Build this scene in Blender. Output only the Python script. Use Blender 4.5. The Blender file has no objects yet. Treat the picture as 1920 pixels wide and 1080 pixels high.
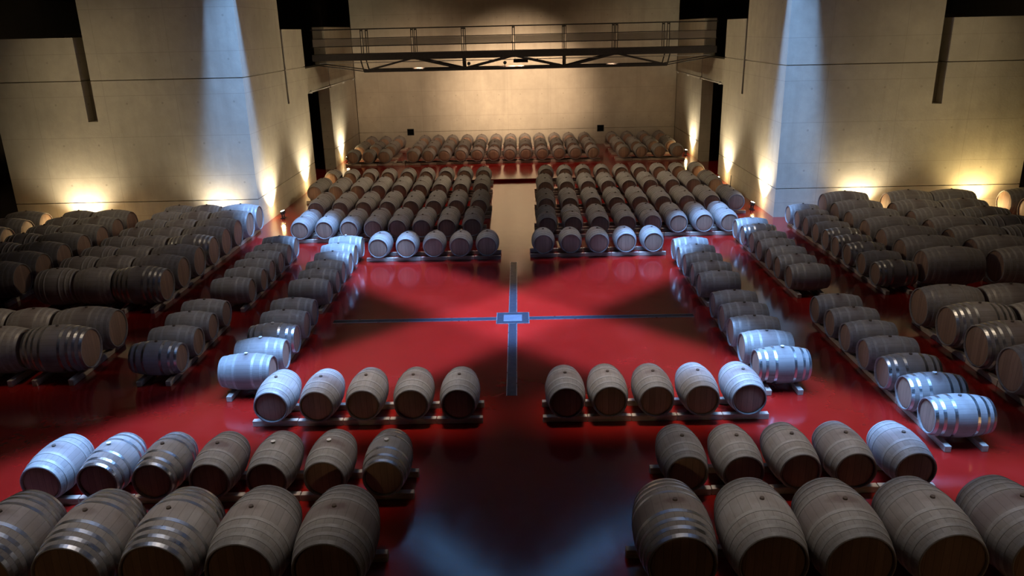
import bpy, bmesh, math, random
from mathutils import Vector, Matrix
random.seed(7)
S = bpy.context.scene
COL = S.collection
PI = math.pi

# ------------------------------------------------------------------ helpers
def tag(o, label=None, cat=None, group=None, kind=None):
    if label: o['label'] = label
    if cat: o['category'] = cat
    if group: o['group'] = group
    if kind: o['kind'] = kind
    return o

def link(name, me, parent=None, loc=(0, 0, 0), rz=0.0):
    o = bpy.data.objects.new(name, me)
    COL.objects.link(o)
    o.location = loc
    o.rotation_euler = (0, 0, rz)
    if parent: o.parent = parent
    return o

def empty(name, loc=(0, 0, 0), rz=0.0):
    o = link(name, None, None, loc, rz)
    o.empty_display_size = .2
    return o

class MB:
    """collects shapes into one mesh"""
    def __init__(s): s.bm = bmesh.new()
    def box(s, x0, x1, y0, y1, z0, z1, mi=0):
        v = [s.bm.verts.new(p) for p in ((x0, y0, z0), (x1, y0, z0), (x1, y1, z0), (x0, y1, z0),
                                         (x0, y0, z1), (x1, y0, z1), (x1, y1, z1), (x0, y1, z1))]
        for f in ((0, 3, 2, 1), (4, 5, 6, 7), (0, 1, 5, 4), (1, 2, 6, 5), (2, 3, 7, 6), (3, 0, 4, 7)):
            s.bm.faces.new([v[i] for i in f]).material_index = mi
        return s
    def bar(s, a, b, w=.05, h=None, mi=0):
        a, b = Vector(a), Vector(b); h = h or w
        d = (b - a).normalized()
        up = Vector((0, 0, 1)) if abs(d.z) < .95 else Vector((0, 1, 0))
        x = d.cross(up).normalized() * w / 2; y = x.cross(d).normalized() * h / 2
        vs = []
        for p in (a, b):
            for sx, sy in ((-1, -1), (1, -1), (1, 1), (-1, 1)): vs.append(s.bm.verts.new(p + x * sx + y * sy))
        for f in ((0, 3, 2, 1), (4, 5, 6, 7), (0, 1, 5, 4), (1, 2, 6, 5), (2, 3, 7, 6), (3, 0, 4, 7)):
            s.bm.faces.new([vs[i] for i in f]).material_index = mi
        return s
    def tube(s, a, b, r=.02, n=10, r2=None, mi=0):
        a, b = Vector(a), Vector(b); r2 = r if r2 is None else r2
        d = (b - a).normalized()
        up = Vector((0, 0, 1)) if abs(d.z) < .95 else Vector((0, 1, 0))
        x = d.cross(up).normalized(); y = x.cross(d).normalized()
        R = []
        for p, q in ((a, r), (b, r2)):
            R.append([s.bm.verts.new(p + (x * math.cos(2 * PI * i / n) + y * math.sin(2 * PI * i / n)) * q) for i in range(n)])
        for i in range(n):
            f = s.bm.faces.new((R[0][i], R[0][(i + 1) % n], R[1][(i + 1) % n], R[1][i])); f.smooth = True; f.material_index = mi
        s.bm.faces.new(R[0][::-1]).material_index = mi; s.bm.faces.new(R[1]).material_index = mi
        return s
    def lathe(s, prof, n=48, cz=0.0, mi=0, smooth=True):
        """profile [(y, r)] turned about the local Y axis at height cz"""
        rings = []
        for y, r in prof:
            if r < 1e-5: rings.append([s.bm.verts.new((0, y, cz))])
            else: rings.append([s.bm.verts.new((r * math.sin(2 * PI * i / n), y, cz + r * math.cos(2 * PI * i / n))) for i in range(n)])
        for A, B in zip(rings[:-1], rings[1:]):
            for i in range(n):
                j = (i + 1) % n
                if len(A) == 1: q = (A[0], B[j], B[i])
                elif len(B) == 1: q = (A[i], A[j], B[0])
                else: q = (A[i], A[j], B[j], B[i])
                f = s.bm.faces.new(q); f.smooth = smooth; f.material_index = mi
        return s
    def mesh(s, name, mats, bevel=0):
        bmesh.ops.recalc_face_normals(s.bm, faces=s.bm.faces)
        if bevel:
            bmesh.ops.bevel(s.bm, geom=list(s.bm.edges), offset=bevel, segments=1, affect='EDGES')
        me = bpy.data.meshes.new(name)
        s.bm.to_mesh(me); s.bm.free()
        for m in (mats if isinstance(mats, (list, tuple)) else [mats]): me.materials.append(m)
        return me
    def build(s, name, mats, parent=None, loc=(0, 0, 0), rz=0.0, bevel=0):
        return link(name, s.mesh(name, mats, bevel), parent, loc, rz)

# ------------------------------------------------------------------ materials
class NT:
    def __init__(s, name):
        s.m = bpy.data.materials.new(name); s.m.use_nodes = True
        s.t = s.m.node_tree; s.t.nodes.clear()
        s.out = s.n('ShaderNodeOutputMaterial')
        s.p = s.n('ShaderNodeBsdfPrincipled')
        s.l(s.p.outputs[0], s.out.inputs[0])
    def n(s, t, **k):
        x = s.t.nodes.new(t)
        for a, b in k.items(): setattr(x, a, b)
        return x
    def l(s, a, b): s.t.links.new(a, b)
    def coords(s, kind='Object'): return s.n('ShaderNodeTexCoord').outputs[kind]
    def noise(s, vec, scale, detail=4, rough=.55, dist=0.0):
        x = s.n('ShaderNodeTexNoise'); s.l(vec, x.inputs['Vector'])
        x.inputs['Scale'].default_value = scale; x.inputs['Detail'].default_value = detail
        x.inputs['Roughness'].default_value = rough; x.inputs['Distortion'].default_value = dist
        return x.outputs['Fac']
    def math(s, op, a, b=None, c=None):
        x = s.n('ShaderNodeMath', operation=op)
        for i, v in enumerate((a, b, c)):
            if v is None: continue
            if isinstance(v, (int, float)): x.inputs[i].default_value = v
            else: s.l(v, x.inputs[i])
        return x.outputs[0]
    def maprange(s, v, a, b, c, d):
        x = s.n('ShaderNodeMapRange'); s.l(v, x.inputs[0])
        for i, q in enumerate((a, b, c, d)): x.inputs[i + 1].default_value = q
        return x.outputs[0]
    def mix(s, f, a, b, blend='MIX'):
        x = s.n('ShaderNodeMix', data_type='RGBA', blend_type=blend)
        for i, v in ((0, f), (6, a), (7, b)):
            if isinstance(v, (int, float)): x.inputs[i].default_value = v
            elif isinstance(v, tuple): x.inputs[i].default_value = (*v, 1)
            else: s.l(v, x.inputs[i])
        return x.outputs[2]
    def mapping(s, vec, scale):
        x = s.n('ShaderNodeMapping'); s.l(vec, x.inputs[0]); x.inputs['Scale'].default_value = scale
        return x.outputs[0]
    def bump(s, h, strength=.3, dist=.01):
        x = s.n('ShaderNodeBump'); s.l(h, x.inputs['Height'])
        x.inputs['Strength'].default_value = strength; x.inputs['Distance'].default_value = dist
        s.l(x.outputs[0], s.p.inputs['Normal'])
    def base(s, v):
        if isinstance(v, tuple): s.p.inputs['Base Color'].default_value = (*v, 1)
        else: s.l(v, s.p.inputs['Base Color'])
        return s
    def rough(s, v):
        if isinstance(v, (int, float)): s.p.inputs['Roughness'].default_value = v
        else: s.l(v, s.p.inputs['Roughness'])
        return s
    def set(s, **k):
        for a, b in k.items(): s.p.inputs[a.replace('_', ' ')].default_value = b
        return s

def mat_concrete(name, col, seam=True):
    t = NT(name); v = t.coords('Object')
    n1 = t.noise(v, .35, 5, .6); n2 = t.noise(v, 2.2, 6, .65); n3 = t.noise(v, 14, 3, .6)
    st = t.noise(t.mapping(v, (1.6, 1.6, .12)), 1.3, 4, .6)          # rain-like vertical streaks
    c = t.mix(t.maprange(n1, .3, .7, 0, 1), tuple(x * .80 for x in col), tuple(x * 1.12 for x in col))
    c = t.mix(t.maprange(n2, .35, .7, .0, .42), c, tuple(x * .68 for x in col))
    c = t.mix(t.maprange(st, .5, .72, 0, .35), c, tuple(x * .62 for x in col))
    sep = t.n('ShaderNodeSeparateXYZ'); t.l(v, sep.inputs[0])
    x, y, z = sep.outputs
    if seam:
        def line(a, period, w, off=0.0):                             # formwork joints
            f = t.math('FRACT', t.math('ADD', t.math('DIVIDE', a, period), 10.0 + off))
            return t.math('LESS_THAN', t.math('ABSOLUTE', t.math('SUBTRACT', f, .5)), w / period)
        h = line(z, 1.36, .008, .13)
        xy = t.math('ADD', x, y)
        ve = line(xy, 2.4, .007, .2)
        s_ = t.math('MAXIMUM', h, ve)
        c = t.mix(t.math('MULTIPLY', s_, .33), c, tuple(q * .3 for q in col))
        def dots(a, period, off):
            f = t.math('SUBTRACT', t.math('FRACT', t.math('ADD', t.math('DIVIDE', a, period), 10.0 + off)), .5)
            return t.math('MULTIPLY', f, period)
        dx = dots(xy, 1.2, .31); dz = dots(z, 1.36, .32)
        r2 = t.math('ADD', t.math('POWER', dx, 2), t.math('POWER', dz, 2))
        d = t.math('LESS_THAN', r2, .0012)
        c = t.mix(t.math('MULTIPLY', d, .32), c, tuple(q * .25 for q in col))
    t.base(c).rough(.82)
    t.bump(t.math('ADD', n3, t.math('MULTIPLY', n2, 2.0)), .25, .012)
    return t.m

def mat_staves(name, col, dark, length):
    """oak staves: the barrel axis is local Y, the axis height is in the local origin"""
    t = NT(name); v = t.coords('Object')
    info = t.n('ShaderNodeObjectInfo').outputs['Random']
    sep = t.n('ShaderNodeSeparateXYZ'); t.l(v, sep.inputs[0]); x, y, z = sep.outputs
    ang = t.math('DIVIDE', t.math('ARCTAN2', x, z), 2 * PI)
    s_ = t.math('MULTIPLY', t.math('ADD', ang, .5), 27.0)
    fr = t.math('FRACT', s_); idx = t.math('ADD', t.math('FLOOR', s_), t.math('MULTIPLY', info, 517.0))
    wn = t.n('ShaderNodeTexWhiteNoise', noise_dimensions='1D'); t.l(idx, wn.inputs['W'])
    seam = t.math('GREATER_THAN', t.math('ABSOLUTE', t.math('SUBTRACT', fr, .5)), .465)
    off = t.n('ShaderNodeVectorMath', operation='ADD'); t.l(v, off.inputs[0])
    cmb = t.n('ShaderNodeCombineXYZ')
    for i in range(3): t.l(t.math('MULTIPLY', info, 31.0 + 9 * i), cmb.inputs[i])
    t.l(cmb.outputs[0], off.inputs[1]); w = off.outputs[0]
    g = t.noise(t.mapping(w, (22, 2.2, 22)), 1.6, 5, .6, .4)
    m = t.noise(w, 3.2, 4, .6)
    c = t.mix(wn.outputs['Value'], tuple(q * .86 for q in col), tuple(q * 1.1 for q in col))
    c = t.mix(t.maprange(g, .35, .7, 0, .3), c, tuple(q * .6 for q in col))
    c = t.mix(t.maprange(m, .45, .72, 0, .55), c, dark)
    # tone differs from barrel to barrel
    c = t.mix(t.maprange(info, 0, 1, 0, .38), c, tuple(q * .55 for q in (col[0] * 1.04, col[1], col[2] * .92)))
    # wine spilt round the bung: a stain with its own ragged outline
    dz = t.math('MULTIPLY', x, .62); dy = t.math('MULTIPLY', y, 1.5)
    rr = t.math('SQRT', t.math('ADD', t.math('POWER', dz, 2), t.math('POWER', dy, 2)))
    rr = t.math('ADD', rr, t.math('MULTIPLY', t.math('SUBTRACT', m, .5), .34))
    up = t.math('GREATER_THAN', z, 0.0)
    st = t.math('MULTIPLY', t.math('MULTIPLY', t.maprange(rr, .05, .13, 1, 0), up), t.maprange(info, .15, .9, .2, .75))
    band = t.maprange(t.math('ADD', t.math('ABSOLUTE', y), t.math('MULTIPLY', t.math('SUBTRACT', m, .5), .10)), .10, .17, 1, 0)
    c = t.mix(t.math('MULTIPLY', band, t.maprange(info, .25, .95, 0, .55)), c, (col[0] * .50, col[1] * .38, col[2] * .36))   # wine-stained middle
    c = t.mix(st, c, (dark[0] * .55, dark[1] * .42, dark[2] * .40))
    c = t.mix(t.math('MULTIPLY', seam, .38), c, tuple(q * .35 for q in dark))
    t.base(c).rough(.7)
    t.bump(t.math('SUBTRACT', t.math('MULTIPLY', g, .5), seam), .35, .006)
    return t.m

def mat_head(name, col):
    t = NT(name); v = t.coords('Object')
    info = t.n('ShaderNodeObjectInfo').outputs['Random']
    sep = t.n('ShaderNodeSeparateXYZ'); t.l(v, sep.inputs[0]); x, y, z = sep.outputs
    s_ = t.math('MULTIPLY', t.math('ADD', x, 4.03), 10.5)
    fr = t.math('FRACT', s_); idx = t.math('ADD', t.math('FLOOR', s_), t.math('MULTIPLY', info, 331.0))
    wn = t.n('ShaderNodeTexWhiteNoise', noise_dimensions='1D'); t.l(idx, wn.inputs['W'])
    seam = t.math('GREATER_THAN', t.math('ABSOLUTE', t.math('SUBTRACT', fr, .5)), .47)
    g = t.noise(t.mapping(v, (26, 2, 2.2)), 1.8, 5, .6, .5)
    c = t.mix(wn.outputs['Value'], tuple(q * .82 for q in col), tuple(q * 1.15 for q in col))
    c = t.mix(t.maprange(g, .38, .7, 0, .4), c, tuple(q * .5 for q in col))
    c = t.mix(t.math('MULTIPLY', seam, .6), c, tuple(q * .25 for q in col))
    t.base(c).rough(.62)
    return t.m

def mat_timber(name, col):
    t = NT(name); v = t.coords('Generated'); w = t.coords('Object')
    g = t.noise(t.mapping(w, (2, 2, 16)), 2.2, 5, .6, .5)
    c = t.mix(t.maprange(g, .3, .72, 0, 1), tuple(q * .62 for q in col), tuple(q * 1.15 for q in col))
    t.base(c).rough(.75); t.bump(g, .2, .004)
    return t.m

def mat_metal(name, col, rough=.4, metallic=1.0, vary=.25):
    t = NT(name); v = t.coords('Object')
    n = t.noise(v, 9, 4, .6)
    t.base(t.mix(t.maprange(n, .35, .7, 0, vary * 2), col, tuple(q * .55 for q in col)))
    t.rough(t.maprange(n, .3, .7, rough * .8, min(1, rough * 1.3))).set(Metallic=metallic)
    return t.m

def mat_floor():
    t = NT('red_resin_floor'); v = t.coords('Object')
    a = t.noise(v, .5, 5, .6); b = t.noise(v, 3.0, 6, .65, .6); d = t.noise(t.mapping(v, (1, .35, 1)), 9, 4, .6)
    c = t.mix(t.maprange(a, .3, .7, 0, 1), (.205, .0052, .0032), (.27, .0070, .0042))
    c = t.mix(t.maprange(a, .55, .8, 0, .25), c, (.30, .022, .018))   # scuffed patches
    t.base(c)
    t.rough(t.maprange(b, .3, .75, .10, .18))
    t.set(IOR=2.1)
    t.bump(t.math('ADD', b, t.math('MULTIPLY', d, .3)), .06, .01)
    return t.m

def mat_emit(name, col, k):
    t = NT(name); t.base((.8, .8, .8)).rough(.3)
    t.p.inputs['Emission Color'].default_value = (*col, 1); t.p.inputs['Emission Strength'].default_value = k
    return t.m

M = {}
M['concrete'] = mat_concrete('board_marked_concrete', (.40, .355, .27))
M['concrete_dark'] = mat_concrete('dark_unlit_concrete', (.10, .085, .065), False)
M['floor'] = mat_floor()
M['staves'] = mat_staves('oak_staves', (.285, .257, .236), (.165, .124, .100), .95)
M['staves_grey'] = mat_staves('weathered_grey_staves', (.25, .225, .205), (.13, .105, .085), .95)
M['head'] = mat_head('oak_head', (.32, .195, .125))
M['hoop'] = mat_metal('dusty_steel_hoop', (.33, .305, .275), .55, .35, .2)
M['hoop_bright'] = mat_metal('galvanised_hoop', (.66, .66, .66), .33, 1.0, .12)
M['bung_pale'] = mat_metal('silicone_bung', (.62, .61, .58), .5, 0, .05)
M['void'] = mat_metal('vent_void', (.004, .004, .004), .95, 0, .1)
M['void'].node_tree.nodes['Principled BSDF'].inputs['Specular IOR Level'].default_value = 0
M['bung_dark'] = mat_metal('wooden_bung', (.075, .052, .038), .7, 0, .2)
M['timber'] = mat_timber('pine_timber', (.50, .41, .32))
M['steel'] = mat_metal('painted_catwalk_steel', (.022, .016, .012), .5, .3, .3)
M['galv'] = mat_metal('galvanised_pipe', (.42, .40, .36), .45, .8, .2)
M['black'] = mat_metal('black_housing', (.02, .02, .02), .5, .2, .1)
M['grate'] = mat_metal('dark_steel_cover', (.035, .04, .055), .35, .7, .2)
M['edge'] = mat_metal('bright_steel_edge', (.55, .57, .62), .3, 1, .1)
M['plaque'] = mat_metal('steel_plaque', (.16, .18, .23), .38, .8, .25)
M['lens'] = mat_emit('floodlight_lens', (1.0, .86, .62), 60)
M['lens_soft'] = mat_emit('work_light_lens', (1.0, .84, .66), 25)
_t = NT('smoked_mesh_infill')
_t.base((.10, .075, .055)).rough(.6)
_tr = _t.n('ShaderNodeBsdfTransparent'); _mx = _t.n('ShaderNodeMixShader'); _mx.inputs[0].default_value = .55
_t.l(_tr.outputs[0], _mx.inputs[1]); _t.l(_t.p.outputs[0], _mx.inputs[2]); _t.l(_mx.outputs[0], _t.out.inputs[0])
M['infill'] = _t.m

# ------------------------------------------------------------------ camera
f, pit, yaw, rol = 1448.97, math.radians(18.4928), math.radians(.79242), math.radians(-1.3217)
fwd = Vector((-math.sin(yaw) * math.cos(pit), math.cos(yaw) * math.cos(pit), -math.sin(pit)))
r0 = Vector((math.cos(yaw), math.sin(yaw), 0)); u0 = r0.cross(fwd)
cr, sr = math.cos(rol), math.sin(rol)
rt = r0 * cr + u0 * sr; up = -r0 * sr + u0 * cr
cam = bpy.data.objects.new('camera', bpy.data.cameras.new('camera')); COL.objects.link(cam)
mw = Matrix((rt, up, -fwd)).transposed().to_4x4(); mw.translation = (.23, -16.88, 6.4)
cam.matrix_world = mw
cam.data.sensor_width = 36; cam.data.lens = 36 * f / 1920
cam.data.clip_end = 200; cam.data.clip_start = .05
S.camera = cam

# ------------------------------------------------------------------ setting
def struct(o, label): return tag(o, label, 'wall' if 'wall' in o.name else o.name.split('_')[0], None, 'structure')
PZ = .12                                              # raised platform at the back
struct(MB().box(-26, 26, -20, 32, -.3, 0).build('floor', M['floor']), 'glossy dark red resin floor of the barrel hall')
struct(MB().box(-8.88, 9.0, 17.15, 27.5, 0.0, PZ).build('floor_platform', M['floor'], bevel=.012), 'low raised platform under the rear barrels')

def pillar(side, s):
    """concrete pillar mass; s=+1 right, -1 left.  Local x grows away from the court."""
    def B(m, x0, x1, y0, y1, z0, z1):
        a, b = (x0, x1) if s > 0 else (-x1, -x0)
        m.box(a, b, y0, y1, z0, z1)
    X0 = 9.02 if s > 0 else 8.88
    low = MB()
    B(low, X0, 17.35, 9.5, 17.4, 0, .985)                                   # plinth course below the joint
    B(low, X0 + .05, 17.3, 9.55, 17.35, .985, 1.01)                         # open joint
    B(low, X0, 13.95, 9.5, 9.9, 1.01, 5.07); B(low, 14.28, 17.35, 9.5, 9.9, 1.01, 5.07)
    B(low, 13.95, 14.28, 9.5, 9.9, 1.01, 3.75)
    B(low, X0, X0 + .4, 9.9, 14.3, 1.01, 5.07); B(low, X0, X0 + .4, 14.55, 17.4, 1.01, 5.07)
    B(low, X0, X0 + .4, 14.3, 14.55, 1.01, 3.8)
    B(low, X0 + .4, 17.35, 9.9, 17.4, 1.01, 5.07)
    o = struct(low.build('wall_' + side, M['concrete']), 'board-marked concrete %s pillar wall lit by floor uplights' % side)
    hi = MB(); B(hi, X0 + .05, 13.9, 9.55, 14.25, 5.07, 5.10); B(hi, X0, 13.95, 9.5, 14.3, 5.10, 8.5)
    struct(hi.build('wall_%s_upper' % side, M['concrete']), 'tall upper concrete block of the %s pillar' % side)
    a = MB(); B(a, 14.33, 17.3, 9.55, 14.25, 5.07, 5.10); B(a, 14.28, 17.35, 9.5, 14.3, 5.10, 6.46)
    struct(a.build('wall_%s_outer' % side, M['concrete']), 'low outer concrete block beside the slot of the %s pillar' % side)
    a = MB(); B(a, X0 + .05, 17.3, 14.6, 17.35, 5.07, 5.10); B(a, X0, 17.35, 14.55, 17.4, 5.10, 6.6)
    struct(a.build('wall_%s_inner' % side, M['concrete']), 'concrete block behind the %s pillar near the catwalk end' % side)
    a = MB(); B(a, X0, X0 + .55, 21.4, 27.5, 0, .985); B(a, X0 + .04, X0 + .5, 21.44, 27.5, .985, 1.01); B(a, X0, X0 + .55, 21.4, 27.5, 1.01, 6.7)
    struct(a.build('wall_%s_rear' % side, M['concrete']), 'concrete rear side wall on the %s, lit from below' % side)
    a = MB(); B(a, X0, X0 + .55, 17.4, 21.4, 3.95, 5.0)
    struct(a.build('trim_1' if s < 0 else 'trim_2', M['concrete']), 'concrete lintel over the dark passage on the %s' % side)
    # lintel running outward over the next passage of the hall
    a = MB(); B(a, 17.35, 21.4, 9.5, 10.1, 3.75, 5.07); B(a, 21.4, 26, 9.5, 10.1, 0, 5.07)
    struct(a.build('wall_%s_wing' % side, M['concrete']), 'concrete wing wall beyond the %s pillar' % side)
pillar('left', -1); pillar('right', 1)
struct(MB().box(-8.85, 9.0, 27.5, 28.1, 0, 1.0).box(-8.8, 8.95, 27.55, 28.1, 1.0, 1.018).box(-8.85, 9.0, 27.5, 28.1, 1.018, 8.5).build('wall_back', M['concrete']),
       'concrete back wall washed by a warm light')
# dark outer shell of the hall and its ceiling with the X shaped skylight slot
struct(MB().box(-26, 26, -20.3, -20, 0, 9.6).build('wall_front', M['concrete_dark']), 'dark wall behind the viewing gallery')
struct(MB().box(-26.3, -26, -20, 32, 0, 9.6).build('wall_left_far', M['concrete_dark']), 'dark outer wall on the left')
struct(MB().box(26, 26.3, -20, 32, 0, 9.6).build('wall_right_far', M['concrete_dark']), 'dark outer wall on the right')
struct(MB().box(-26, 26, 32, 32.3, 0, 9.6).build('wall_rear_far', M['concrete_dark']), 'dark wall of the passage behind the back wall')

SKY_Y = .28
def ceiling():
    """dark ceiling with an X shaped skylight: a deep narrow shaft over each diagonal of the court"""
    z, b0, bm_, am, b1, L, T = 8.5, .41, .60, 4.8, .35, 12.55, 6.0   # half widths at the middle, the belly and the ends of the arms; arm length; shaft height
    d = math.sqrt(.5)
    bm = bmesh.new()
    def P(a, b, zz=z): return bm.verts.new((d * (a - b), d * (a + b) + SKY_Y, zz))  # frame turned 45 degrees
    for sa in (1, -1):
        for sb in (1, -1):
            bm.faces.new([P(sa * a, sb * b) for a, b in ((b0, b0), (am, bm_), (L, b1), (60, b1), (60, 60), (b1, 60), (b1, L), (bm_, am))])
    for sa in (1, -1):
        bm.faces.new([P(sa * a, b) for a, b in ((L, -b1), (L, b1), (60, b1), (60, -b1))])
        bm.faces.new([P(b, sa * a) for a, b in ((L, -b1), (L, b1), (60, b1), (60, -b1))])
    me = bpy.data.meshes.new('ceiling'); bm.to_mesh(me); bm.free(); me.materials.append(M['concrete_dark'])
    struct(link('ceiling', me), 'dark ceiling with an X shaped skylight over the court')
    bm = bmesh.new()
    out = []
    for ca, sa in ((1, 0), (0, 1), (-1, 0), (0, -1)):               # one arm after the other
        for a, b in ((b0, -b0), (am, -bm_), (L, -b1), (L, b1), (am, bm_)):
            out.append((a * ca - b * sa, a * sa + b * ca))
    n_ = len(out)
    lo = [P(a, b) for a, b in out]; hi = [P(a, b, z + T) for a, b in out]
    for i in range(n_):
        j = (i + 1) % n_; bm.faces.new((lo[i], lo[j], hi[j], hi[i]))
    bm.faces.new(hi)
    me = bpy.data.meshes.new('trim_3'); bm.to_mesh(me); bm.free(); me.materials.append(M['black'])
    struct(link('trim_3', me), 'black shaft of the X shaped skylight above the ceiling')
ceiling()

# drain cross in the court floor
def channel(x0, x1, y0, y1, label):
    r = tag(empty('drain_channel', ((x0 + x1) / 2, (y0 + y1) / 2, 0)), label, 'drain', 'drain channels of the floor cross')
    cx, cy = (x0 + x1) / 2, (y0 + y1) / 2
    MB().box(x0 - cx, x1 - cx, y0 - cy, y1 - cy, -.02, .004).build('channel_cover', M['grate'], r)
    e = .016
    if x1 - x0 > y1 - y0: es = ((x0, x1, y0 - e, y0), (x0, x1, y1, y1 + e))
    else: es = ((x0 - e, x0, y0, y1), (x1, x1 + e, y0, y1))
    for a in es: MB().box(a[0] - cx, a[1] - cx, a[2] - cy, a[3] - cy, -.02, .006).build('edge_strip', M['edge'], r)
w = .085
channel(-w, w, .39, 4.6, 'dark drain channel running from the floor plate to the far barrels')
channel(-w, w, -4.0, -.34, 'dark drain channel running from the floor plate toward the near barrels')
channel(-4.2, -.385, -w, w, 'dark drain channel running left from the floor plate')
channel(.385, 4.2, -w, w, 'dark drain channel running right from the floor plate')
r = tag(empty('floor_plate', (0, .025, 0)), 'square steel plate at the centre of the red court', 'floor plate')
MB().box(-.365, .365, -.345, .345, -.02, .008).build('plate', M['grate'], r)
MB().box(-.215, .215, -.19, .20, .008, .016).build('plaque', M['plaque'], r, bevel=.003)
fr = MB(); fr.box(-.385, .385, -.365, -.345, -.02, .011).box(-.385, .385, .345, .365, -.02, .011).box(-.385, -.365, -.345, .345, -.02, .011).box(.365, .385, -.345, .345, -.02, .011)
fr.build('plate_frame', M['edge'], r)

# ------------------------------------------------------------------ barrels
KIND = {   # length, bilge radius, chime radius, axis height, hoop centres (share of half length), hoop width
    'small': dict(L=.95, R=.348, r=.283, AX=.432, hoops=(.94, .70, .36), hw=.046),
    'large': dict(L=1.20, R=.480, r=.392, AX=.575, hoops=(.95, .76, .56, .32), hw=.05),
    'stout': dict(L=.90, R=.475, r=.400, AX=.575, hoops=(.94, .70, .40), hw=.05),
    'long':  dict(L=1.40, R=.500, r=.405, AX=.600, hoops=(.95, .78, .58, .34), hw=.05),
}
def radius(k, y):
    t = abs(y) / (k['L'] / 2)
    return k['R'] - (k['R'] - k['r']) * t ** 1.9
ME = {}
def barrel_meshes(kn):
    k = KIND[kn]; h = k['L'] / 2; n = 48 if kn == 'small' else 56
    prof = [(-h + .035, k['r'] - .022), (-h, k['r'] - .016), (-h, k['r'])]
    for i in range(1, 20):
        y = -h + 2 * h * i / 20; prof.append((y, radius(k, y)))
    prof += [(h, k['r']), (h, k['r'] - .016), (h - .035, k['r'] - .022)]
    out = {}
    out['stave_body'] = MB().lathe(prof, n).mesh('stave_body', [M['staves']])
    out['stave_body_grey'] = MB().lathe(prof, n).mesh('stave_body_grey', [M['staves_grey']])
    rh = k['r'] - .02
    # end board, slightly domed outwards and bevelled at the rim, facing -Y
    out['head'] = MB().lathe([(.028, rh), (.012, rh), (.002, rh - .03), (-.004, rh * .5), (-.006, 0)], n).mesh('barrel_head', [M['head']])
    for style in ('hoop', 'hoop_bright'):
        for i, q in enumerate(k['hoops']):
            y0 = q * h; a, b = y0 - k['hw'] / 2, min(h - .002, y0 + k['hw'] / 2); e = .0045
            ra, rb = radius(k, a), radius(k, b)
            out[style, i] = MB().lathe([(a, ra - .004), (a, ra + e), (b, rb + e), (b, rb - .004)], n, smooth=False).mesh('hoop', [M[style]])
            for p in out[style, i].polygons: p.use_smooth = False
    for bn in ('bung_pale', 'bung_dark'):
        m = MB(); m.tube((0, 0, k['R'] - .012), (0, 0, k['R'] + .022), .030, 14, .026)
        if bn == 'bung_pale': m.tube((0, 0, k['R'] + .022), (0, 0, k['R'] + .03), .034, 14)
        out[bn] = m.mesh('bung', [M[bn]])
    # one-mesh version for barrels too small in the picture to show parts
    m = MB(); m.lathe(prof, 32, 0, 0)
    for s in (-1, 1):
        m.lathe([(s * (h - .028), rh), (s * (h - .01), rh * .97), (s * (h - .006), rh * .5), (s * (h - .004), 0)], 32, 0, 1)
        for i, q in enumerate(k['hoops']):
            y0 = q * h; a, b = y0 - k['hw'] / 2, min(h - .002, y0 + k['hw'] / 2)
            m.lathe([(s * a, radius(k, a) + .001), (s * a, radius(k, a) + .006), (s * b, radius(k, b) + .006), (s * b, radius(k, b) + .001)], 32, 0, 2)
    m.tube((0, 0, k['R'] - .012), (0, 0, k['R'] + .026), .03, 8, mi=3)
    out['single'] = m.mesh('wine_barrel', [M['staves'], M['head'], M['hoop'], M['bung_dark']])
    return out
for kn in KIND: ME[kn] = barrel_meshes(kn)

PROTO = {}
def proto(kn, style, bung, grey=False):
    """first barrel of a kind: an Empty at its base with staves, two heads, hoops and bung"""
    key = (kn, style, bung, grey)
    if key in PROTO: return None
    k = KIND[kn]; root = empty('wine_barrel' if kn == 'small' else 'large_cask')
    A = (0, 0, k['AX']); h = k['L'] / 2
    link('stave_body', ME[kn]['stave_body_grey' if grey else 'stave_body'], root, A)
    for s in (0, 1): link('barrel_head', ME[kn]['head'], root, (0, (-1 if s == 0 else 1) * (h - .022), k['AX']), s * PI)
    for s in (0, 1):
        for i in range(len(k['hoops'])): link('hoop', ME[kn][style, i], root, A, s * PI)
    link('bung', ME[kn][bung], root, A)
    PROTO[key] = root
    return root
def copy_tree(o, parent=None):
    c = o.copy(); COL.objects.link(c); c.parent = parent
    for ch in o.children: copy_tree(ch, c)
    return c
def barrel(kn, x, y, rz, label, group, z=0.0, detail=True, style='hoop', bung='bung_dark', grey=False):
    if detail:
        o = proto(kn, style, bung, grey) or copy_tree(PROTO[kn, style, bung, grey])
        o.location = (x, y, z); o.rotation_euler = (0, 0, rz)
    else:
        o = link('wine_barrel' if kn == 'small' else 'large_cask', ME[kn]['single'], None, (x, y, z + KIND[kn]['AX']), rz)
    j = random.uniform(-.012, .012)
    o.rotation_euler = (0, 0, rz + j)
    return tag(o, label, 'barrel', group)

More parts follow.
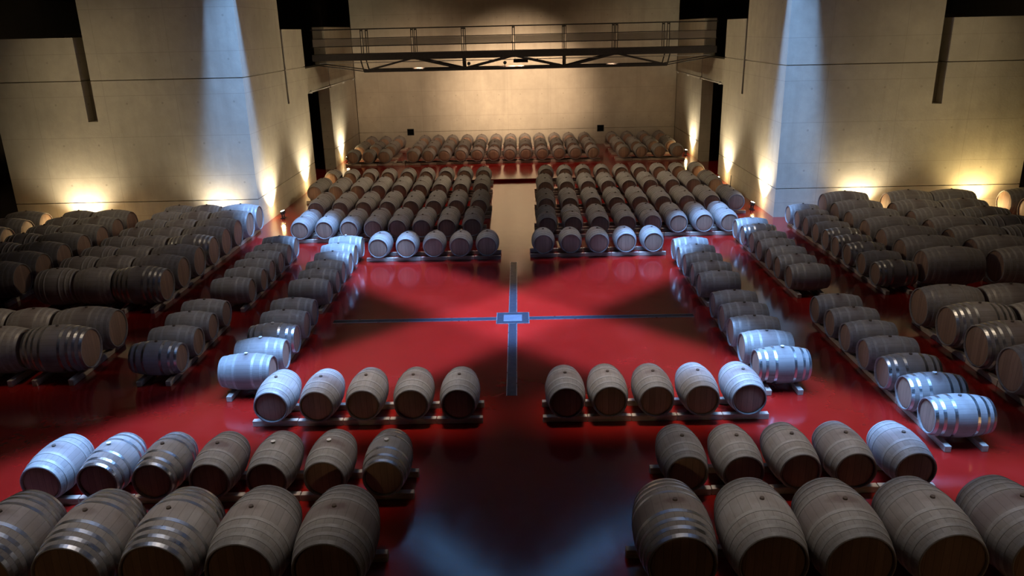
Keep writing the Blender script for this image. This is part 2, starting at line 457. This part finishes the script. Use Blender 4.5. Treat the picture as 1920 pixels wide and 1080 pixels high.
ORD = 'first second third fourth fifth sixth seventh eighth ninth tenth eleventh twelfth'.split()
TIMBER = {}
def rack(axis, spots, c, kn, label, z=0.0, offs=None, lead=.40):
    """two timber rails under a row of barrels, one timber per barrel; axis: 'x' row runs along X, 'y' along Y"""
    k = KIND[kn]; spots = sorted(spots); d = k['L'] * .30
    zt = k['AX'] - radius(k, d) - .004
    mid = (spots[0] + spots[-1]) / 2
    r = tag(empty('barrel_rack', (mid, c, z) if axis == 'x' else (c, mid, z)), label, 'rack', 'timber barrel racks')
    pitch = .8 if kn == 'small' else 1.04
    ends = [spots[0] - pitch / 2] + [(a + b) / 2 for a, b in zip(spots[:-1], spots[1:])] + [spots[-1] + pitch / 2]
    for s in (-1, 1):
        for a, b in zip(ends[:-1], ends[1:]):
            a2, b2 = a - mid + .006, b - mid - .006
            j = random.uniform(-.006, .006)
            m = MB()
            if axis == 'x': m.box(a2, b2, s * d - .05 + j, s * d + .05 + j, 0, zt)
            else: m.box(s * d - .05 + j, s * d + .05 + j, a2, b2, 0, zt)
            m.build('timber', M['timber'], r, bevel=.006)
    return r

H = PI / 2
PALE = {}
def row_x(name, xs, y, rz, kn, lab, group, racklab, z=0.0, detail=True, opts=None):
    for i, x in enumerate(xs):
        kw = dict(opts.get(i, {})) if opts else {}
        barrel(kn, x, y + random.uniform(-.02, .02), rz, lab(i), group, z, detail, **kw)
    if racklab: rack('x', xs, y, kn, racklab, z)
def col_y(name, ys, x, rz, kn, lab, group, racklab, z=0.0, detail=True, opts=None):
    for i, y in enumerate(ys):
        kw = dict(opts.get(i, {})) if opts else {}
        barrel(kn, x + random.uniform(-.02, .02), y, rz, lab(i), group, z, detail, **kw)
    if racklab: rack('y', ys, x, kn, racklab, z)
BR = dict(style='hoop_bright'); PB = dict(bung='bung_pale'); BRP = dict(style='hoop_bright', bung='bung_pale'); GB = dict(style='hoop_bright', grey=True)
GBP = dict(style='hoop_bright', grey=True, bung='bung_pale')

# near rows: large casks, then two rows facing the camera
for s, sd, xs, op in ((-1, 'left', (-2.06, -3.06, -4.05, -5.05, -6.08), {0: {}, 1: {}, 2: BR, 3: BR, 4: BR}),
                      (1, 'right', (2.0, 3.03, 4.0, 5.03, 6.08), {0: BR})):
    row_x('f3', xs, -8.97, 0, 'large', lambda i: 'large oak cask in the nearest row, %s %s of the dark aisle' % (ORD[i], sd),
          'large casks in the nearest row', 'timber rack under the nearest row of large casks, %s side' % sd, opts=op)
row_x('f2', (-1.78, -2.62, -3.43, -4.25, -5.06, -5.85, -6.65), -6.95, 0, 'small',
      lambda i: 'oak barrel in the second row from the camera, %s left of the dark aisle' % ORD[i], 'barrels in the second row from the camera',
      'timber rack under the second row from the camera, left side', opts={0: BRP, 1: PB, 2: PB, 4: GB, 5: GBP})
row_x('f2', (2.50, 3.28, 4.08, 4.86, 5.68), -6.95, 0, 'small',
      lambda i: 'oak barrel in the second row from the camera, %s right of the dark aisle' % ORD[i], 'barrels in the second row from the camera',
      'timber rack under the second row from the camera, right side')
row_x('f1', (-.88, -1.68, -2.50, -3.28, -4.06), -4.70, 0, 'small',
      lambda i: 'oak barrel along the near edge of the red court, %s left of the aisle' % ORD[i], 'barrels along the near edge of the court',
      'timber rack along the near edge of the red court, left side')
row_x('f1', (.94, 1.67, 2.45, 3.22, 4.0), -4.72, 0, 'small',
      lambda i: 'oak barrel along the near edge of the red court, %s right of the aisle' % ORD[i], 'barrels along the near edge of the court',
      'timber rack along the near edge of the red court, right side')
# far edge of the court
row_x('b1', (-.77, -1.55, -2.33, -3.13, -3.94), 5.27, 0, 'small',
      lambda i: 'oak barrel along the far edge of the red court, %s left of the aisle' % ORD[i], 'barrels along the far edge of the court',
      'timber rack along the far edge of the red court, left side')
row_x('b1', (.88, 1.68, 2.48, 3.29, 4.09), 5.38, 0, 'small',
      lambda i: 'oak barrel along the far edge of the red court, %s right of the aisle' % ORD[i], 'barrels along the far edge of the court',
      'timber rack along the far edge of the red court, right side')
# columns beside the court (heads toward the court): rz=+H turns -Y to +X
def side(ys, x, where, racklab, opts=None):
    rz = H if x < 0 else -H
    n = len(ys)
    col_y('c', ys, x, rz, 'small', lambda i: 'oak barrel, %s, %s from the camera' % (where, ORD[n - 1 - i] if ys[0] > ys[-1] else ORD[i]),
          'barrels in the %s' % where, racklab, opts=opts)
side((-3.67, -2.88, -2.10, -1.29, -.50), -4.92, 'near column left of the red court', 'timber rack under the near column left of the red court', {0: PB, 1: PB, 2: BRP})
side((-3.78, -2.96, -2.14, -1.34, -.52), 4.95, 'near column right of the red court', 'timber rack under the near column right of the red court', {0: GBP})
side((.93, 1.74, 2.52, 3.36, 4.18, 5.02), -4.92, 'far column left of the red court', 'timber rack under the far column left of the red court', {5: PB})
side((.93, 1.76, 2.58, 3.36, 4.15), 4.98, 'far column right of the red court', 'timber rack under the far column right of the red court')
side((-2.96, -2.13, -1.28, -.48), -6.93, 'near second column left of the court', 'timber rack under the near second column on the left', {0: BR})
side((-5.83, -5.01, -4.20, -3.37, -2.54, -1.75, -.92), 7.10, 'near second column right of the court', 'timber rack under the near second column on the right', {0: BR, 1: BRP, 2: BR})
side((1.16, 2.0, 2.80, 3.56, 4.32, 5.15), -6.88, 'far second column left of the court', 'timber rack under the far second column on the left')
side((1.42, 2.24, 3.04, 3.84, 4.66, 5.50, 6.30), 7.30, 'far second column right of the court', 'timber rack under the far second column on the right', {5: BR})
side((1.55, 2.42, 3.28, 4.08, 4.86, 5.66, 6.46, 7.26, 8.06), 9.50, 'front column of the right hand block', 'timber rack under the front column of the right hand block', {0: BR, 2: BR, 3: BR, 4: BR})
# big casks on the right
R_ROWS = (1.55, 2.64, 3.72, 4.82, 5.92, 7.06)
for ci, (cx, nm) in enumerate(((10.80, 'second'), (12.58, 'third'), (14.02, 'fourth'))):
    ys = [y - .12 * (ci > 0) for y in R_ROWS]
    col_y('rb', ys, cx, -H, 'long', lambda i: 'long cask in the right hand block, %s column, %s from the camera' % (nm, ORD[i]),
          'long casks of the right hand block', 'timber rack under the %s column of the right hand block' % nm, detail=ci < 2, opts=None)
for cx, cy, lab in ((10.95, 8.42, 'long cask at the foot of the right wall with the wall light behind it'),
                    (13.02, 8.40, 'long cask at the right wall with a brightly lit white end'),
                    (14.44, 8.40, 'long cask at the right wall behind the white ended cask'),
                    (16.92, 8.40, 'long cask at the far right with an amber lit end'),
                    (16.90, 7.20, 'long cask cut by the right edge beside the amber ended cask'),
                    (16.90, 6.05, 'dark long cask at the right edge in front of the amber ended cask')):
    barrel('long', cx, cy, -H, lab, 'long casks at the right wall')
rack('y', (8.42,), 10.95, 'long', 'short timber rack at the foot of the right wall')
rack('y', (8.40,), 13.02, 'long', 'short timber rack under the white ended cask')
rack('y', (8.40,), 14.44, 'long', 'short timber rack behind the white ended cask')
rack('y', (6.05, 7.20, 8.40), 16.91, 'long', 'timber rack at the far right edge')
col_y('br', (-4.50, -3.42, -2.38, -1.25), 9.30, -H, 'large', lambda i: 'large cask in the near right block, %s from the camera' % ORD[i],
      'large casks of the near right block', 'timber rack under the large casks of the near right block', opts={1: BR, 2: BR})
col_y('br', (-3.42, -2.38, -1.25), 10.58, -H, 'large', lambda i: 'large cask at the right edge behind the near right block, %s from the camera' % ORD[i],
      'large casks of the near right block', 'timber rack at the right edge behind the near right block')
# left blocks
L_ROWS = (1.30, 2.36, 3.35, 4.42, 5.43, 6.46, 7.55, 8.50)
col_y('la', L_ROWS, -9.17, H, 'large', lambda i: 'large cask in the front column of the left block, %s from the camera' % ORD[i],
      'large casks of the left block', 'timber rack under the front column of the left block', opts={0: BR, 3: BR})
for cx, nm in ((-10.27, 'second'), (-11.22, 'third')):
    col_y('la', L_ROWS, cx, H, 'stout', lambda i: 'stout cask in the %s column of the left block, %s from the camera' % (nm, ORD[i]),
          'stout casks of the left block', 'timber rack under the %s column of the left block' % nm, detail=nm == 'second')
LB = (2.0, 2.98, 3.96, 5.0, 6.02, 7.02, 8.0)
col_y('lb', LB, -13.22, H, 'large', lambda i: 'dark large cask in the outer left block, front column, %s from the camera' % ORD[i],
      'casks of the outer left block', 'timber rack under the front column of the outer left block')
col_y('lb', LB[2:], -14.34, H, 'stout', lambda i: 'dark stout cask in the outer left block, back column, %s from the camera' % ORD[i],
      'casks of the outer left block', 'timber rack under the back column of the outer left block', detail=False)
for i, (cy, lab) in enumerate(((8.05, 'cask with a yellow lit end at the far left by the wall'), (7.03, 'cask with a pale lit end beside the yellow ended cask, far left'),
                               (6.0, 'cask with a pale lit end cut by the left edge'))):
    barrel('large', -16.12, cy, H, lab, 'casks with lit ends at the far left')
rack('y', (6.0, 7.03, 8.05), -16.12, 'large', 'timber rack under the casks with lit ends at the far left')
col_y('bl', (-2.74, -1.66), -8.95, H, 'large', lambda i: ('whole large cask in the near left block, nearer the camera', 'large cask in the near left block, behind the nearer large one')[i],
      'casks of the near left block', 'timber rack under the large casks of the near left block', opts={0: BR})
for cx, nm in ((-10.06, 'second'), (-11.0, 'third')):
    barrel('large', -10.85, -3.78, H, 'dark large cask cut by the left edge, nearest in the near left block', 'casks of the near left block') if nm == 'second' else None
    col_y('bl', (-2.74, -1.66), cx, H, 'stout', lambda i: 'stout cask in the %s column of the near left block, %s' % (nm, ('nearer the camera', 'farther back')[i]),
          'casks of the near left block', 'timber rack under the %s column of the near left block' % nm)
rack('y', (-3.78,), -10.85, 'large', 'short timber rack under the dark cask cut by the left edge')
# rows behind the court, two barrels deep, down both sides of the aisle
BACK = [('first', 7.10, (-6.87, -6.07, -5.28, -4.50, -3.73, -2.94, -2.14, -1.33), (1.08, 1.90, 2.75, 3.60, 4.42, 5.24, 6.06, 6.86)),
        ('second', 10.03, (-7.06, -6.20, -5.36, -4.50, -3.68, -2.86, -2.05, -1.24), (1.15, 1.97, 2.80, 3.63, 4.46, 5.28, 6.12, 7.0, 7.86)),
        ('third', 13.12, (-7.88, -7.04, -6.18, -5.36, -4.54, -3.72, -2.94, -2.13, -1.31), (1.22, 2.06, 2.88, 3.68, 4.50, 5.33, 6.18, 7.02, 7.86)),
        ('fourth', 16.12, (-7.9, -7.1, -6.28, -5.46, -4.62, -3.80, -2.96, -2.15, -1.34), (1.35, 2.16, 2.95, 3.76, 4.58, 5.38, 6.2, 7.02, 7.86))]
for nm, y, L, R in BACK:
    for sd, xs in (('left', L[::-1]), ('right', R)):
        row_x('b', xs, y + .475, 0, 'small', lambda i: 'front barrel of the %s rear row, %s %s of the aisle' % (nm, ORD[i], sd),
              'barrels of the %s rear row' % nm, 'timber rack under the front of the %s rear row, %s side' % (nm, sd), detail=nm == 'first')
        if nm != 'fourth':
            row_x('b', xs, y + 1.445, 0, 'small', lambda i: 'back barrel of the %s rear row, %s %s of the aisle' % (nm, ORD[i], sd),
                  'barrels of the %s rear row' % nm, 'timber rack under the back of the %s rear row, %s side' % (nm, sd), detail=False)
# a sampling rod left standing in one bung
r = tag(empty('sampling_rod', (7.86, 10.98, KIND['small']['AX'] + KIND['small']['R'] + .02)), 'thin dark rod standing on a barrel by the right wall', 'rod')
MB().tube((0, 0, 0), (.01, .01, .42), .012, 8).build('rod', M['black'], r)
MB().tube((0, 0, 0), (0, 0, .05), .03, 10, .022).build('collar', M['bung_dark'], r)
# on the platform
PL = (-8.03, -7.25, -6.47)
PM = (-5.05, -4.30, -3.50, -2.68, -1.87, -1.06, -.26, .54, 1.34, 2.18, 2.98, 3.85)
PR = (5.37, 6.22, 7.12, 8.0)
for nm, y in (('front', 21.30), ('second', 23.15), ('third', 24.13), ('back', 26.2)):
    for sd, xs, wh in (('l', PL, 'left group'), ('m', PM, 'middle group'), ('r', PR, 'right group')):
        row_x('p', xs, y + .475, 0, 'small', lambda i: 'barrel on the rear platform, %s row, %s, %s from left' % (nm, wh, ORD[i]),
              'barrels of the %s row on the rear platform' % nm, 'timber rack of the %s row on the rear platform, %s' % (nm, wh), z=PZ, detail=False)
# an unused length of rack between two groups, catching the light
r = tag(empty('pallet', (-5.76, 21.75, PZ)), 'empty pale timber rack on the rear platform between two barrel groups', 'pallet')
for y in (-.3, .3): MB().box(-.30, .30, y - .06, y + .06, 0, .10).build('timber', M['timber'], r, bevel=.006)
for x in (-.22, .22): MB().box(x - .05, x + .05, -.36, .36, .10, .15).build('slat', M['timber'], r, bevel=.006)

# ------------------------------------------------------------------ catwalk
def catwalk():
    YN, YF, ZD, ZT = 18.75, 20.0, 5.30, 6.56
    r = tag(empty('catwalk', (0, 19.4, 0)), 'dark steel catwalk with railings crossing the hall high in front of the back wall', 'catwalk')
    st = M['steel']; o = -19.4
    MB().box(-8.86, 8.98, YN + o, YF + o, ZD + .16, ZD + .22).build('deck', st, r)
    for y in (YN, YF):
        MB().box(-8.86, 8.98, y - .05 + o, y + .05 + o, ZD - .06, ZD + .22).build('deck_beam', st, r)
        MB().tube((-8.86, y + o, ZT), (8.98, y + o, ZT), .022, 8).build('top_rail', st, r)
        for z in (6.18, 5.84): MB().bar((-8.86, y + o, z), (8.98, y + o, z), .025).build('middle_rail', st, r)
    xs = [-6.62, -4.40, -2.18, .05, 2.31, 4.57, 6.83]
    for y in (YN, YF):
        for x in xs:
            m = MB()
            for d in (-.045, .045): m.bar((x + d, y + o, ZD + .1), (x + d, y + o, ZT + .01), .03, .05)
            m.bar((x - .06, y + o, ZT - .06), (x + .06, y + o, ZT - .06), .05)
            m.build('post', st, r)
        b = [-8.86] + xs + [8.98]
        if y == YN:
            for x0, x1 in zip(b[:-1], b[1:]):
                MB().box(x0 + .07, x1 - .07, y - .008 + o, y + .008 + o, 5.86, 6.16).build('infill_panel', M['infill'], r)
    zc = 4.78
    for y in (YN, YF):
        MB().bar((-6.62, y + o, zc), (6.83, y + o, zc), .07, .11).build('lower_chord', st, r)
    for y in (YN, YF):
        for a, b in ((-6.62, -4.40), (-2.18, -4.40), (-2.18, .05), (2.31, .05), (2.31, 4.57), (6.83, 4.57)):
            MB().bar((a, y + o, zc), (b, y + o, ZD), .05, .08).build('diagonal_brace', st, r)
        for a, b in ((-6.62, -8.86), (6.83, 8.98)):
            MB().tube((a, y + o, zc), (b, y + o, 5.10), .022, 8).build('tie_rod', st, r)
        for x in (-2.18, 2.31):
            MB().bar((x, y + o, zc), (x, y + o, ZD), .08).build('strut', st, r)
        for x, d in ((-6.62, 1), (6.83, -1)):
            MB().bar((x, y + o, zc), (x - .12 * d, y + o, ZD), .05).build('strut', st, r)
    for x in (-6.62, -2.18, 2.31, 6.83):
        MB().bar((x, YN + o, zc), (x, YF + o, zc), .06).build('cross_member', st, r)
    MB().bar((-8.8, .2, 5.12), (8.92, .2, 5.12), .03).build('cable_tray', M['galv'], r)
catwalk()
# work light hanging under the catwalk and smaller lamp clamps on the truss
r = tag(empty('floodlight', (.36, 19.55, 4.98)), 'dark box floodlight hanging under the middle of the catwalk', 'light')
MB().box(-.33, .33, -.10, .12, 0, .16).build('housing', M['black'], r, bevel=.01)
MB().box(-.28, .28, .12, .13, .02, .14).build('lens', M['lens_soft'], r)
for x in (-.25, .25): MB().tube((x, 0, .16), (x, 0, .50), .008, 6).build('hanger', M['steel'], r)
for i, (x, lab) in enumerate(((-1.95, 'small spotlight clamped to the left part of the catwalk truss'), (-.35, 'small spotlight hanging left of the box floodlight'))):
    r = tag(empty('spotlight', (x, 18.75, 4.84)), lab, 'light')
    MB().tube((0, 0, 0), (0, 0, .10), .015, 8).build('stem', M['steel'], r)
    MB().tube((0, -.08, .15), (0, .10, .17), .055, 12, .075).build('housing', M['black'], r)
    MB().tube((0, .098, .17), (0, .106, .171), .066, 12).build('lens', M['black'], r)
# thin pipe trim along both side walls above the passages
for n_, s_, X, lab in ((4, 1, -8.88, 'pale pipe running along the left rear wall above the passage'), (5, -1, 9.02, 'pale pipe running along the right rear wall above the passage')):
    m = MB()
    m.tube((X + s_ * .05, 17.45, 4.0), (X + s_ * .05, 27.4, 4.05), .035, 8)
    m.tube((X + s_ * .03, 21.45, 4.0), (X + s_ * .03, 21.45, 4.95), .012, 6)
    for y in (17.8, 21.45, 24.4, 27.0): m.box(min(X, X + s_ * .10), max(X, X + s_ * .10), y - .03, y + .03, 3.94, 4.07)
    struct(m.build('trim_%d' % n_, M['galv']), lab)
# vents in the back wall
for x, lab in ((-5.93, 'black square vent low in the back wall on the left'), (4.83, 'black square vent low in the back wall on the right')):
    r = tag(empty('wall_vent', (x, 27.5, 1.0)), lab, 'vent')
    MB().box(-.17, .17, -.02, .0, -.16, .16).build('vent_plate', M['void'], r)
    m = MB()
    m.box(-.19, .19, -.03, 0, .16, .18).box(-.19, .19, -.03, 0, -.18, -.16).box(-.19, -.17, -.03, 0, -.16, .16).box(.17, .19, -.03, 0, -.16, .16)
    m.build('vent_frame', M['black'], r)

# ------------------------------------------------------------------ floor floodlights and light
def lamp(kind, name, loc, target, power, col, size=.05, angle=90, blend=.6, spread=None, size_y=None):
    d = bpy.data.lights.new(name, kind); d.energy = power; d.color = col
    if kind == 'SPOT': d.spot_size = math.radians(angle); d.spot_blend = blend; d.shadow_soft_size = size
    elif kind == 'POINT': d.shadow_soft_size = size
    elif kind == 'AREA':
        d.shape = 'RECTANGLE' if size_y else 'SQUARE'; d.size = size
        if size_y: d.size_y = size_y
        if spread: d.spread = math.radians(spread)
    o = bpy.data.objects.new(name, d); COL.objects.link(o); o.location = loc
    if target is not None:
        o.rotation_euler = (Vector(target) - Vector(loc)).to_track_quat('-Z', 'Y').to_euler()
    return o

WARM = (1.0, .86, .62); YEL = (1.0, .76, .33)
def uplight(x, y, dx, dy, label, z=0.0, power=700, col=WARM, angle=130, lean=.22, spill=30):
    """floor floodlight; (dx, dy) points to the wall it washes"""
    rz = math.atan2(-dx, dy)
    r = tag(empty('floor_floodlight', (x, y, z), rz), label, 'light', 'floor floodlights washing the walls')
    MB().box(-.10, .10, -.08, .08, 0, .02).build('base_plate', M['black'], r)
    m = MB()
    for sx in (-1, 1): m.box(sx * .115 - .008, sx * .115 + .008, -.02, .02, .01, .24)
    m.build('yoke', M['black'], r)
    h = MB().box(-.10, .10, -.06, .06, -.07, .055).build('housing', M['black'], r, (0, 0, .22), bevel=.008)
    h.rotation_euler = (math.radians(-14), 0, 0)
    l = MB().box(-.085, .085, -.048, .048, .0555, .0575).build('lens', M['lens'], r, (0, 0, .22)); l.rotation_euler = (math.radians(-14), 0, 0)
    p = Vector((x, y, z + .30)) + Vector((dx, dy, 0)) * .03
    lamp('SPOT', 'uplight_beam', p, p + Vector((dx * lean, dy * lean, 1)), power, col, .04, angle, .9)
    lamp('POINT', 'uplight_spill', p + Vector((0, 0, .04)), None, spill, (1.0, .68, .30), .05)
UP = [(-8.50, 10.85, -1, 0, 'floodlight on the floor by the left pillar side, nearest the court'),
      (-8.50, 15.75, -1, 0, 'floodlight on the floor by the left pillar side, near the dark passage'),
      (8.64, 10.75, 1, 0, 'floodlight on the floor by the right pillar side, nearest the court'),
      (8.64, 15.85, 1, 0, 'floodlight on the floor by the right pillar side, near the dark passage')]
for x, y, dx, dy, lab in UP: uplight(x, y, dx, dy, lab, power=1150, angle=112, lean=.22)
uplight(-8.60, 22.85, -1, 0, 'floodlight on the platform by the left rear wall', PZ, power=1000, angle=125, lean=.30)
uplight(8.70, 22.75, 1, 0, 'floodlight on the platform by the right rear wall', PZ, power=1000, angle=125, lean=.30)
uplight(-14.9, 8.95, 0, 1, 'floodlight at the foot of the left wall, outer one', power=520, spill=90)
uplight(-10.1, 9.20, 0, 1, 'floodlight at the foot of the left wall, inner one', power=480)
uplight(11.85, 9.16, 0, 1, 'floodlight at the foot of the right wall, inner one', power=480, spill=50)
uplight(15.78, 9.0, 0, 1, 'floodlight at the foot of the right wall, yellow outer one', power=520, col=YEL, spill=80)

# daylight through the X shaped skylight
for k, (ang, zz) in enumerate(((45, 14.40), (-45, 14.38))):
    o = lamp('AREA', 'skylight_daylight', (0, SKY_Y, zz), None, 10400, (.21, .45, 1.0), 24.6, size_y=.42)
    o.rotation_euler = (0, 0, math.radians(ang)); o.data.spread = math.radians(126)
# warm wash on the back wall from the box floodlight, plus two weaker spots added at its sides
for x, tx, tz, pw, an in ((.36, .1, 3.1, 5600, 68), (-4.3, -5.0, 2.4, 1300, 84), (4.5, 5.0, 2.4, 500, 84)):
    lamp('SPOT', 'back_wall_wash', (x, 19.75, 5.05), (tx, 27.5, tz), pw, (1.0, .71, .49), .10, an, .9)
lamp('SPOT', 'catwalk_downlight', (0, 19.7, 5.0), (0, 22.9, .4), 520, (1.0, .64, .46), .15, 135, .8)  # fill light added to brighten the barrels on the platform
# narrow-beam fill lights, added unseen over the barrel rows to brighten their tops
AMB = (1.0, .90, .82)
for x, y, sx, sy, pw in ((-2.5, -4.7, 3.6, .4, 13), (2.5, -4.7, 3.6, .4, 13), (-4.3, -6.95, 5, .4, 11), (4.2, -6.95, 3.4, .4, 8), (-4.2, -8.97, 4.6, .5, 8), (4.2, -8.97, 4.6, .5, 7.5),
                         (-4.95, 0, .3, 7.5, 4.5), (4.98, 0, .3, 7.5, 4.5), (-6.95, .9, .3, 7.5, 4.2), (7.2, .4, .3, 11, 6.5), (-2.4, 5.2, 3.4, .4, 6), (2.4, 5.3, 3.4, .4, 6), (-10.3, 4.4, 2.5, 8, 6), (11.4, 4.4, 4, 8, 8), (-9.9, -2.3, 2.4, 2.4, 3.5), (9.8, -2.9, 2.2, 3.4, 5),
                         (-4.3, 11.6, 5.6, 10, 48), (4.3, 11.6, 5.6, 10, 48), (0, 23.5, 14, 4, 12)):
    lamp('AREA', 'ceiling_luminaire', (x, y, 8.42), (x, y, 0), pw, (1.0, .79, .57) if abs(x) > 9 else AMB if y < 8 else (1.0, .81, .65), sx, spread=15, size_y=sy)
# added unseen fill spots, raking low over the side blocks so aisles stay dark
for sx, ty, pw in ((-1, -3.2, 1400), (-1, 2.6, 1150), (-1, 7.6, 1000), (1, -3.0, 1400), (1, 2.6, 1150), (1, 7.6, 1000)):
    lamp('SPOT', 'block_fill_spot', (sx * 9.5, ty * .25, 8.3), (-sx * 11.5, ty, .6), pw, (1.0, .84, .66), .10, 24, 1.0)
# low amber lamps at the near end of the hall
for x, y, pw in ((-6.5, -13.5, 14), (6.5, -13.5, 14), (10.5, -10.0, 30)):
    lamp('POINT', 'gallery_lamp', (x, y, .5), None, pw, (1.0, .66, .28), .15)
for x in (-2.6, 2.6):
    lamp('SPOT', 'gallery_spot', (x * .3, -14.6, 3.2), (x, -5.2, .42), 80, (1.0, .74, .40), .08, 17, .8)  # added fill that lifts the barrel heads at the near court edge
# unseen area lights added under the ceiling to brighten the walls
for x, y, tx, ty, tz, pw in ((-16.4, 4.6, -12, 9.5, 3.4, 52), (16.6, 4.6, 12.2, 9.5, 3.4, 52), (3.5, 15, -8.9, 16, 2.0, 170), (-3.5, 15, 9.0, 16, 2.0, 170)):
    lamp('AREA', 'wall_washer', (x, y, 8.3), (tx, ty, tz), pw, (1.0, .81, .53), 1.2, spread=80)

w = bpy.data.worlds.new('world'); S.world = w; w.use_nodes = True
bg = w.node_tree.nodes['Background']; bg.inputs[0].default_value = (.10, .085, .07, 1); bg.inputs[1].default_value = .02

S.view_settings.view_transform = 'Standard'; S.view_settings.look = 'None'
S.view_settings.exposure = 0; S.view_settings.gamma = 1; S.view_settings.use_curve_mapping = False
S.cycles.max_bounces = 6; S.cycles.sample_clamp_indirect = 4
